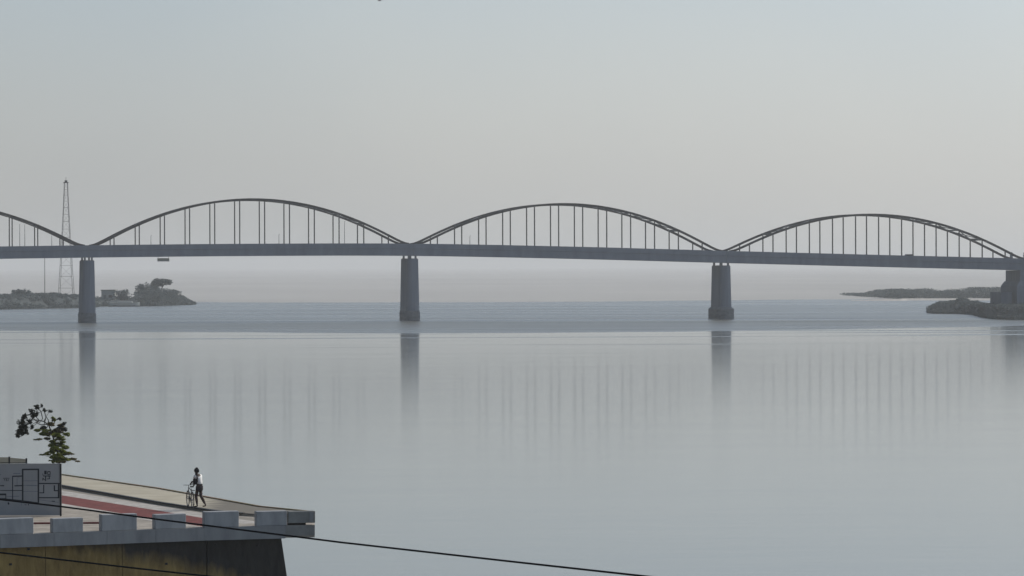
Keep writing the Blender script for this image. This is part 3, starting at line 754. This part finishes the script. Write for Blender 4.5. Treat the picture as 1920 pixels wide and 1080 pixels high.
# end piece over a drainage slot
a, b = edge_at(539.5), edge_at(590); n = Vector((-(b-a).normalized().y, (b-a).normalized().x, 0)); top = at(565, 959, a.y).z
ep = thing('end_parapet', a, 'darker grey end piece of the parapet at the promenade tip with a slot below', 'parapet')
mb = MB(); mb.hexa([Vector((q.x,q.y,z)) for z in (ZG+.09, top) for q in (a+n*.04, b+n*.04, b+n*.42, a+n*.42)])
mb.build('beam', M['tipc'], ep, bevel=.02)
mb = MB(); u = (b-a).normalized(); L = (b-a).length
mb.hexa([Vector((q.x,q.y,z)) for z in (ZG+.12, top-.04) for q in (a+u*(L-.24)+n*.025, a+u*(L-.10)+n*.025, a+u*(L-.10)+n*.05, a+u*(L-.24)+n*.05)]); mb.build('end_rib', M['fascia'], ep)
mb = MB(); mb.hexa([Vector((q.x,q.y,z)) for z in (ZG+.004, ZG+.088) for q in (a+n*.25, a+u*(L*.68)+n*.25, a+u*(L*.68)+n*.38, a+n*.38)]); mb.build('slot_shade', M['black'], ep)  # black filler standing in for the shade inside the slot

# quay wall beneath: panels with recessed joints
cuts = [-300, -140, 0, 88, 232, 390, 530]
qw = thing('quay_wall', gp(265, 1010, ZG), 'stained dark concrete quay wall under the promenade edge, brown at left and grey at right', 'wall')
for x0, x1 in zip(cuts, cuts[1:]):
    a, b = edge_at(max(x0,-290)), edge_at(x1)
    d = (b-a).normalized(); n = Vector((-d.y, d.x, 0)); g = .012
    a = a+d*g+n*.30; b = b-d*g+n*.30
    bat = Vector((0,0,0)) - n*.10
    be = Vector((.55,0,0)) if x1 == 530 else Vector((0,0,0))
    mb = MB(); mb.hexa([Vector((a.x,a.y,-1.5))+bat, Vector((b.x,b.y,-1.5))+bat+be, Vector((b.x,b.y,-1.5))+n*1.2+be, Vector((a.x,a.y,-1.5))+n*1.2,
             Vector((a.x,a.y,ZG-.525)), Vector((b.x,b.y,ZG-.525)), Vector((b.x,b.y,ZG-.525))+n*1.2, Vector((a.x,a.y,ZG-.525))+n*1.2])
    mb.build('wall_panel', M['quay'], qw)
mb = MB()
for (px, py) in ((54,1029.5),(404,1021),(482,1022.5),(312,1057),(20,1058)):
    e = edge_at(px); k = (H-at(px,py,e.y).z)
    c = at(px, py, e.y+.27); mb.box(c.x-.05, c.x+.05, c.y-.06, c.y+.1, c.z-.04, c.z+.04)
mb.build('drain_hole', M['black'], qw)

# ------------------------------------------------------------------ drawing board
gb = gp(60, 968, ZG); YB = gb.y
sgn_ = thing('drawing_board', gp(58, 968, ZG), 'large grey-white board printed with black plan drawings, left edge of the view', 'sign board')
def bp(px, py, dy=0):
    q = at(px, py, YB); return Vector((q.x, YB+dy, q.z))
for (x0, x1) in ((-75,-36.2),(-35.8,7.5),(7.9,56.5),(56.9,112.6)):
    mb = MB(); p0, p1 = bp(x0, 968), bp(x1, 871)
    mb.box(p0.x, p1.x, YB, YB+.05, ZG+.03, bp((x0+x1)/2, 871).z); mb.build('panel', M['board'], sgn_)
pe = bp(113.7, 968); mb = MB(); mb.box(pe.x-.03, pe.x+.035, YB-.03, YB+.12, ZG+.003, bp(113,869.5).z); mb.build('post', M['post'], sgn_)
mb = MB(); pe = bp(-30, 968); mb.box(pe.x-.04, pe.x+.04, YB+.053, YB+.14, ZG+.003, bp(-30,873).z); mb.build('post', M['post'], sgn_)
mb = MB(); mb.box(bp(-75,900).x, bp(112.4,900).x, YB-.012, YB+.06, bp(50,871).z+.002, bp(50,869.6).z+.01); mb.build('top_trim', M['board'], sgn_)
lines = [((42.5,880),(42.5,939),2.6),((72,880),(72,943),2.6),((41,880.3),(73.5,880),2.6),((24,893),(42,892.6),2),((23.7,892),(23.7,936),1.5),
         ((27,911),(42,910.5),1.8),((0,919.7),(42,919.7),1.2),((0,910.7),(8,910.7),1.8),((-10,927),(11.5,927),3),((11,926),(11,937),1.4),((-30,935.6),(12,935.8),3),
         ((12,935.8),(42.5,939),1.8),((42.5,939),(72,943),1.8),
         ((73,906.5),(112,906.5),1.9),((110,906.5),(110,934),2.6),((73,933.2),(111,933.2),1.9),((82,909),(82,924.5),1.7),((74,924),(82.5,924),1.5),
         ((102,910),(102,920.5),2.2),((102,920),(110,920),1.8)]
thin = [((25,888),(38,888),1.3),((13,931),(36,930.5),1),((43,901.5),(71,901.5),.9),((43,910),(71,910),1),((43,921.3),(71,921.3),.9),((32,895),(32,910),.9),
        ((50,910.8),(68,910.8),.8),((73,937),(110,942),.8),((40,942),(40,948),.9),((33,895),(36,895),.9),((-25,890),(-25,935),1.2),((-25,890),(2,890),1.2)]
def ink(lst, name, m, dy):
    mb = MB()
    for (a, b, w_) in lst:
        A, Bq = bp(*a), bp(*b); wd = 1.15*w_*YB/F
        t = (Bq-A).normalized(); n = Vector((-t.z, 0, t.x))*wd/2
        y0, y1 = YB-dy, YB-.001
        mb.hexa([Vector((q.x, y, q.z)) for y in (y0, y1) for q in (A-n, Bq-n, Bq+n, A+n)])
    return mb.build(name, m, sgn_)
ink(lines, 'printed_plan_lines', M['ink'], .006)
ink(thin, 'printed_thin_lines', M['inkthin'], .004)
glyph = [((83,886),(87.5,886),6),((89.5,884),(94,884),1.3),((94,884),(94,890),1.3),((94,890),(89.5,890),1.3),((89.5,890),(89.5,884),1.3),
         ((81,892.5),(95,892.5),1.5),((85.5,893),(85.5,902),1.6),((80,896),(83.5,900),1.4),((79.5,901),(80.5,897),1),((92,893),(93,898),1.4),((88,898),(93.5,897.5),1.2),((80,888),(81,892),1),
         ((6,896.8),(18,896.5),.9),((7.5,899),(9.5,899),.9),((9.5,899),(9,902),.8),((12,898),(12.3,902),.8),((12,900),(14.2,898.5),.7),((12.6,900),(14.6,902),.7),((16.2,898),(16.2,902),.8),
         ((15.5,942),(16.5,946),2.6),((46,946.5),(50,946.5),1),((53,945),(54,947.5),1.4),((97,939.6),(103,939.8),1.2)]
ink(glyph, 'printed_lettering', M['ink'], .008)

# beige hoarding behind the board
YH_ = YB + 9
hd = thing('beige_hoarding', at(20, 950, YH_)*1.0, 'beige sheet fence with dark posts standing behind the drawing board', 'fence')
hd.location.z = ZG
for (x0, x1, y0_, y1_) in ((-60,16.6,856.2,857.5),(18.2,48.3,858,860.8)):
    p0, p1 = at(x0,y0_,YH_), at(x1,y1_,YH_)
    mid = at(x0,868,YH_).z
    mb = MB(); mb.hexa([(p0.x,YH_,mid+.02),(p1.x,YH_,mid+.02),(p1.x,YH_+.03,mid+.02),(p0.x,YH_+.03,mid+.02),(p0.x,YH_,p0.z),(p1.x,YH_,p1.z),(p1.x,YH_+.03,p1.z),(p0.x,YH_+.03,p0.z)])
    mb.build('sheet', M['beige'], hd)
    mb = MB(); mb.box(p0.x, p1.x, YH_-.004, YH_+.03, ZG+.02, mid-.01); mb.build('sheet', M['beige'], hd)
mb = MB(); q0, q1 = at(-60,868,YH_), at(48.3,868,YH_); mb.box(q0.x, q1.x, YH_-.006, YH_+.028, q0.z-.009, q0.z+.019); mb.build('rail', M['post'], hd)
for px, py in ((17.4,857),(49.4,860)):
    c = at(px, py, YH_); mb = MB(); mb.box(c.x-.035, c.x+.035, YH_-.02, YH_+.08, ZG+.003, c.z+.02); mb.build('post', M['post'], hd)

# ------------------------------------------------------------------ small leaning tree beside the board
YT = YB + 5.0
tr = thing('leaning_tree', at(112, 940, YT), 'small sparse tree leaning left above the drawing board, dark bare twigs at its upper left', 'tree')
tr.location.z = ZW if False else ZG
def tp(px, py, dy=0): q = at(px, py, YT); return Vector((q.x, YT+dy, q.z))
rnd = random.Random(3)
base = tp(112, 935); base.z = ZG-.02
trunk_pts = [base, tp(112.5,905), tp(111.5,880), tp(110,862,.05), tp(107,845,.1), tp(102,828,.05), tp(97,812,0), tp(92,797,-.1), tp(83,790,-.15), tp(74,788,-.1), tp(66,780,0)]
mb = MB(); mb.tube(trunk_pts, [.075,.07,.062,.055,.048,.042,.035,.03,.024,.02,.014], 8); mb.build('trunk', M['twig'], tr, smooth=True)
clumps = [ # px, py, rx, ry, n, material
 (46,780,3,3,18,'d'),(44,788,4,5,60,'d'),(42,797,5.5,6,120,'d'),(39,806,5.5,6,130,'d'),(35.5,814,4.5,5,90,'d'),(50,808,3,5,36,'d'),(55,791,3.5,3,26,'d'),
 (60,772,3,3,26,'d'),(66,777,5,4,60,'d'),(69,763,3,2.5,30,'d'),(60,801,2,3,12,'d'),(78,761,1,1.6,6,'d'),(94,771,2.6,1.6,14,'d'),(84,769,2,2,10,'d'),
 (80,802,5,2,26,'d'),(71,807,5,2.2,60,'g'),(82,812,9,4.0,120,'g'),(72,823,7,1.5,40,'b'),(86,823,6,1.8,40,'b'),(101,786,3.2,4,50,'g'),(97,795,5,4,40,'b'),(111,786,2,2,14,'d'),
 (111,800,5,5,60,'b'),(119,795,2.5,2,16,'d'),(120,805,3.5,2.5,22,'d'),(104,808,7,4,60,'b'),(99,815,6,5,70,'b'),
 (112,821,10,4,150,'g'),(124,815,6,2.5,60,'g'),(104,830,9,4,110,'g'),(96,838,6,5,80,'g'),(118,828,5,3,50,'g'),(122,838,7,4,110,'g'),(113,846,9,4,120,'g'),
 (101,848,8,5,120,'g'),(88,851,6,2.8,60,'g'),(80,852,4,1.0,14,'g'),(108,857,12,5,200,'g'),(124,850,7,2.5,70,'g'),(134,850,6,1.2,26,'b'),(122,860,9,3.5,110,'g'),(134,861,8,1.8,50,'b'),(145,864,5,.8,12,'b'),
 (105,840,9,5,150,'g'),(114,834,8,4,90,'g'),(96,846,6,3,60,'g'),(116,854,10,4,150,'g'),(103,862,9,3,90,'g'),(93,815,8,4,70,'b'),(107,815,8,4,90,'g'),(111,808,7,4,60,'b'),(84,808,7,3,60,'g'),
 (98,866,2,4,26,'g'),(106,866,3,3,30,'b'),(117,865,6,2.5,50,'b')]
mt_ = {'d': MB(), 'g': MB(), 'b': MB()}; tw = MB()
sc_ = YT/F
for (px, py, rx, ry, n, c) in clumps:
    dy = rnd.uniform(-.45,.45)*min(1, rx/6); ctr_ = tp(px, py, dy)
    if c == 'd': rx *= 1.35; ry *= 1.45; n = int(n*.42)
    for q in range(9 if c == 'd' else 5):
        cq = ctr_ + Vector((rnd.uniform(-1,1)*rx*sc_*.7, rnd.uniform(-1,1)*rx*sc_*.6, rnd.uniform(-1,1)*ry*sc_*.75))
        leaves(mt_[c], cq, (rx*sc_*rnd.uniform(.35,.9), max(rx,4)*sc_*.5, ry*sc_*rnd.uniform(.25,.7)), int(n*.75)+3, .064, rnd, .35, shell=.1)
    best = min(trunk_pts[2:], key=lambda q: (q-ctr_).length + (.25 if q.z > ctr_.z+.1 else 0))
    mid_ = (best+ctr_)/2 + Vector((rnd.uniform(-.04,.04), rnd.uniform(-.1,.1), rnd.uniform(-.02,.08)))
    tw.tube([best, mid_, ctr_, ctr_+(ctr_-mid_)*.15], [.016,.011,.007,.004], 5)
# bare curling twigs in the upper crown
for pts_ in ([(66,788),(74,792),(80,785),(77,772),(70,764)],[(83,795),(86,782),(83,771),(88,769),(95,770)],[(90,800),(92,788),(85,777)],[(62,776),(52,778),(46,777),(44,786)],
             [(66,788),(60,780),(56,786),(58,798)],[(97,800),(104,788),(108,786),(112,785)],[(100,806),(112,800),(118,795),(121,793)],[(112,800),(118,804),(124,806)],[(66,792),(76,797),(88,796),(96,800)]):
    dy = rnd.uniform(-.2,.2); tw.tube([tp(x, y, dy) for x, y in pts_], [.022]*(len(pts_)-1)+[.010], 6)
tw.build('branches', M['twig'], tr)
o = mt_['d'].build('crown', M['leafdark'], tr); o['label'] = 'dark drooping leaves at the upper left'
o = mt_['g'].build('crown', M['leaf'], tr); o['label'] = 'green layered leaves in the lower crown'
o = mt_['b'].build('crown', M['leafbrown'], tr); o['label'] = 'brownish leaves in the middle of the crown'

# ------------------------------------------------------------------ cables
def cable(name, pts, r, lab):
    P = []
    for i in range(len(pts)-1):
        for q in range(8):
            t = q/8; P.append(tuple(pts[i][j]+(pts[i+1][j]-pts[i][j])*t for j in range(3)))
    P.append(pts[-1])
    mb = MB(); mb.tube([at(*p) for p in P], r, 8); o = mb.build(name, M['cable'], origin=at(*pts[0]), smooth=True)
    return tag(o, lab, 'cable', 'black cables across the lower left')
cable('overhead_cable', [(-500,888,74),(-120,922,69),(0,936.5,67),(113,949.5,66),(290,973,64),(640,1017,60),(960,1053,56.5),(1210,1080.5,54),(1600,1121,50)], .0155, 'long black cable running down from the left edge past the promenade tip to the bottom')
cable('overhead_cable', [(-500,975,74),(0,1036,67),(150,1053.5,65.5),(300,1070.5,64),(500,1092,62)], .0155, 'short-looking black cable crossing the quay wall at the bottom left corner')

# ------------------------------------------------------------------ bicycle
fw = gp(352.5, 949.5, ZW); dirb = Vector((.27,-.963,0)).normalized(); rw = fw + dirb*1.06
sx = Vector((dirb.y, -dirb.x, 0))                     # sideways of the bike
bk = thing('bicycle', (fw+rw)/2, 'dark bicycle being pushed along the promenade by the walking person', 'bicycle')
R = .33
for c_ in (fw, rw):
    cc_ = c_ + Vector((0,0,R+.022))
    mb = MB(); mb.torus(cc_, sx, R, .022, 30, 7); wh = mb.build('wheel', M['tyre'], bk, smooth=True)
    mb = MB(); mb.torus(cc_, sx, R-.03, .010, 30, 5); mb.build('rim', M['metal'], wh)
    mb = MB(); mb.tube([cc_-sx*.05, cc_+sx*.05], .022, 8)
    for k in range(14):
        a = k*PI/7; v = dirb*math.cos(a)*(R-.03)+Vector((0,0,1))*math.sin(a)*(R-.03)
        mb.tube([cc_+sx*(.03 if k%2 else -.03), cc_+v], .0022, 4)
    mb.build('spokes', M['metal'], wh)
up = Vector((0,0,1)); fb = -dirb                     # forward
hubF, hubR = fw+up*(R+.022), rw+up*(R+.022)
bb = rw + fb*.43 + up*.29; seat = rw + fb*.27 + up*.82; head_t = fw - fb*.17 + up*.84; head_b = fw - fb*.11 + up*.66
mb = MB()
for a, b, r in ((bb, seat, .016), (bb, head_b, .018), (seat-up*.08, head_t, .016), (head_t, head_b, .02)): mb.tube([a, b], r, 8)
for s_ in (-.05, .05):
    mb.tube([hubR+sx*s_, bb+sx*s_*.4], .010, 6); mb.tube([hubR+sx*s_, seat-up*.06+sx*s_*.3], .009, 6)
mb.build('frame', M['bike'], bk)
mb = MB()
for s_ in (-.05, .05): mb.tube([head_b+sx*s_*.6, head_b+sx*s_-up*.05, hubF+sx*s_], .012, 6)
mb.build('fork', M['bike'], bk)
stem = head_t+up*.10-fb*.0
mb = MB(); mb.tube([head_t, stem], .013, 6); hb = mb.build('stem', M['bike'], bk)
mb = MB(); mb.tube([stem-sx*.25-fb*.14-up*.0, stem-sx*.20+up*.01, stem, stem+sx*.20+up*.01, stem+sx*.25-fb*.14-up*.0], .012, 7); mb.build('handlebar', M['bike'], bk)
mb = MB()
s_ = 1 if sx.x > 0 else -1; mb.tube([stem+sx*.19*s_+up*.01, stem+sx*.15*s_+up*.13], .006, 5); mb.ball(stem+sx*.15*s_+up*.15, (.045,.045,.03), 8, 5)
mb.build('mirror', M['bike'], bk)
mb = MB(); mb.hexa([seat+fb*a+sx*b+up*c for a, b, c in ((-.13,-.09,.06),(.15,-.025,.06),(.15,.025,.06),(-.13,.09,.06),(-.13,-.08,.12),(.15,-.02,.10),(.15,.02,.10),(-.13,.08,.12))]); mb.build('saddle', M['black'], bk, bevel=.01)
mb = MB(); mb.torus(bb, sx, .09, .008, 18, 5); mb.tube([bb-sx*.08-up*.17, bb-sx*.08, bb+sx*.08, bb+sx*.08+up*.17], .009, 6)
mb.box(-.05,.05,-.03,.03,-.01,.01, Matrix.Translation(bb-sx*.13-up*.17)); mb.box(-.05,.05,-.03,.03,-.01,.01, Matrix.Translation(bb+sx*.13+up*.17)); mb.build('crank', M['bike'], bk)
mb = MB(); mb.hexa([hubR+up*(R+.07)+fb*a+sx*b+up*c for a, b, c in ((-.25,-.07,0),(.12,-.07,0),(.12,.07,0),(-.25,.07,0),(-.25,-.07,.02),(.12,-.07,.02),(.12,.07,.02),(-.25,.07,.02))]); mb.build('luggage_rack', M['bike'], bk)

# ------------------------------------------------------------------ person pushing the bicycle
sR = sx if sx.x > 0 else -sx
pc = (fw - fb*.70 + sR*.38); pc.z = ZW
ang = math.atan2(fb.y, fb.x) + math.radians(42)           # facing up the promenade, turned a little to the left
pf = Vector((math.cos(ang), math.sin(ang), 0)); pl = Vector((-pf.y, pf.x, 0))    # forward, left
def pp(f, l, z): return pc + pf*f + pl*l + up*z
per = thing('person', pc, 'person in white shirt and dark sling vest walking a bicycle along the promenade', 'person')
def skin(name, verts, edges, m, parent=per, sub=1, root=0):
    me = bpy.data.meshes.new(name); me.from_pydata([tuple(v[0]) for v in verts], edges, []); me.update()
    o = bpy.data.objects.new(name+'_tmp', me); C.objects.link(o)
    md = o.modifiers.new('skin', 'SKIN'); md.use_smooth_shade = True
    for i, v in enumerate(verts):
        r = v[1]; me.skin_vertices[0].data[i].radius = r if isinstance(r, tuple) else (r, r)
        me.skin_vertices[0].data[i].use_root = (i == root)
    if sub: s_ = o.modifiers.new('sub', 'SUBSURF'); s_.levels = sub; s_.render_levels = sub
    dg = bpy.context.evaluated_depsgraph_get(); ev = o.evaluated_get(dg)
    nm = bpy.data.meshes.new_from_object(ev); nm.materials.clear(); nm.materials.append(m); nm.shade_smooth()
    bpy.data.objects.remove(o)
    r = bpy.data.objects.new(name, nm); C.objects.link(r); r.parent = parent; r.matrix_parent_inverse = Matrix.Translation(-Vector(parent.location))
    return r
V = []; Ed = []
def add(p, r, par=None):
    V.append((p, r)); i = len(V)-1
    if par is not None: Ed.append((par, i))
    return i
pel = add(pp(0,0,.92), .125)
sp1 = add(pp(.02,0,1.08), .115, pel); sp2 = add(pp(.07,0,1.26), .135, sp1); sp3 = add(pp(.11,0,1.38), .10, sp2)
nk = add(pp(.14,0,1.45), .052, sp3); hd1 = add(pp(.17,0.01,1.52), .066, nk); hd2 = add(pp(.185,0.015,1.60), .088, hd1); hd3 = add(pp(.17,.015,1.68), .070, hd2)
ns = add(pp(.285,.02,1.565), .018, hd2)
def arm(side, elbow, wrist, grip):
    sh = add(pp(.10, side*.17, 1.36), .062, sp3); ua = add((V[sh][0]+elbow)/2, .050, sh); el = add(elbow, .042, ua); fa = add((elbow+wrist)/2, .038, el); wr = add(wrist, .028, fa)
    dirh = (grip-wrist).normalized(); palm = add(wrist+dirh*.06, .034, wr)
    sd_ = dirh.cross(up).normalized()
    for q, ln in ((-.030,.070),(-.010,.082),(.010,.078),(.030,.060)):
        k1 = add(wrist+dirh*.105+sd_*q, .0105, palm); k2 = add(wrist+dirh*(.105+ln*.4)+sd_*q-up*.015, .009, k1); add(wrist+dirh*(.105+ln*.5)+sd_*q-up*.045, .008, k2)
    t1 = add(wrist+dirh*.05+sd_*.045*side-up*.01, .011, palm); add(wrist+dirh*.09+sd_*.055*side-up*.03, .009, t1)
shL, shR = pp(.1,.17,1.36), pp(.1,-.17,1.36)
g1 = stem + up*.045 + sR*.08; g2 = stem + up*.035 + sR*.23 - fb*.08
def wrist_for(sh, g):
    v = g - sh; d = v.length; return sh + v*((min(d, .62)-.09)/d)
wl = wrist_for(shL, g1); wr_ = wrist_for(shR, g2)
arm(1, (shL+wl)/2 - up*.09 - pf*.02, wl, g1)
arm(-1, (shR+wr_)/2 - up*.09 - pf*.04, wr_, g2)
def leg(side, kf, ff, lift=0):
    hp = add(pp(0, side*.09, .88), .095, pel); tg = add(pp(kf*.5, side*.095, .70), .083, hp); kn = add(pp(kf, side*.10, .49+lift*.5), .058, tg)
    cf = add(pp((kf+ff)/2-.02, side*.10, .32+lift), .055, kn); an = add(pp(ff, side*.10, .095+lift), .036, cf)
    he = add(pp(ff-.02, side*.10, .045+lift), .034, an); add(pp(ff+.16, side*.115, .032+lift*.4), .030, he)
leg(1, .12, .06); leg(-1, .02, -.24, .02)
body = skin('body', V, Ed, M['skin'])
# clothes
sh_v = [(pp(-.01,0,.93), .150), (pp(.015,0,1.08), .142), (pp(.065,0,1.26), .162), (pp(.105,0,1.385), .118), (pp(.10,.17,1.37), .080), (pp(.10,-.17,1.37), .080),
        ((shL*2+wl)/3-up*.03, .066), ((shR*2+wr_)/3-up*.03, .066)]
skin('shirt', sh_v, [(0,1),(1,2),(2,3),(3,4),(3,5),(4,6),(5,7)], M['shirt'])
skin('shorts', [(pp(0,0,.98), .155), (pp(0,0,.89), .15), (pp(.01,.10,.80), .115), (pp(.04,.10,.68), .102), (pp(.01,-.10,.80), .115), (pp(0,-.10,.68), .102)], [(0,1),(1,2),(2,3),(1,4),(4,5)], M['shorts'], root=1)
skin('trousers', [(pp(.05,.10,.66), .092), (pp(.12,.10,.48), .070), (pp(.08,.10,.25), .060), (pp(.06,.10,.14), .055)], [(0,1),(1,2),(2,3)], M['trouser'])
skin('trousers', [(pp(.0,-.10,.66), .092), (pp(.02,-.10,.49), .070), (pp(-.13,-.10,.28), .060), (pp(-.22,-.10,.15), .055)], [(0,1),(1,2),(2,3)], M['trouser'])
mb = MB(); hc = pp(.155,.012,1.625); mb.ball(hc, (.098,.098,.085), 12, 8); mb.ball(pp(.08,.005,1.585), (.06,.06,.085), 10, 7); mb.ball(pp(.14,.012,1.67), (.07,.07,.065), 10, 7)
mb.build('hair', M['vest'], per, smooth=True)
# sling bag: strap over the back and pouch at the chest side
mb = MB(); strap = [pp(.20,.02,1.40), pp(.14,.10,1.47), pp(.05,.13,1.46), pp(-.01,.165,1.30), pp(-.02,.175,1.10)]
for a, b in zip(strap, strap[1:]): mb.bar(a, b, .05, .03, up=pf)
sb = mb.build('bag_strap', M['vest'], per)
mb = MB(); c_ = pp(.12,.16,1.12); mb.box(-.10,.10,-.045,.045,-.13,.13, Matrix.Translation(c_) @ Matrix.Rotation(ang, 4, 'Z')); mb.build('side_bag', M['vest'], per, bevel=.03)
skin('waist_jacket', [(pp(-.01,0,1.04), .162), (pp(-.01,0,.95), .168)], [(0,1)], M['vest'])

# bird at the top edge
c = at(712, 1, 320)
bd = thing('bird', c, 'tiny dark bird in the sky at the top edge of the view', 'bird')
mb = MB(); mb.ball(c, (.13,.05,.045), 8, 6); mb.ball(c+Vector((-.13,0,.02)), .035, 6, 5); mb.build('body', M['vest'], bd)
for s_ in (-1, 1):
    mb = MB(); mb.hexa([c+Vector(q) for q in ((-.05,s_*.03,0),(.05,s_*.03,0),(.06,s_*.25,.07),(-.02,s_*.25,.07),(-.05,s_*.03,.012),(.05,s_*.03,.012),(.06,s_*.25,.078),(-.02,s_*.25,.078))]); mb.build('wing', M['vest'], bd)

# ------------------------------------------------------------------ haze
mb = MB(); mb.box(-9500, 9500, -400, 20500, -6, 52)
hm = bpy.data.materials.new('haze'); hm.use_nodes = True; t = hm.node_tree; t.nodes.clear()
pv = t.nodes.new('ShaderNodeVolumePrincipled'); mo = t.nodes.new('ShaderNodeOutputMaterial')
pv.inputs['Color'].default_value = (.87,.885,.885,1); pv.inputs['Density'].default_value = HAZE_D; pv.inputs['Anisotropy'].default_value = .2
t.links.new(pv.outputs[0], mo.inputs['Volume'])
hz = mb.build('haze', hm); tag(hz, 'thin pale blue-grey haze over river and banks', 'haze', kind='stuff')
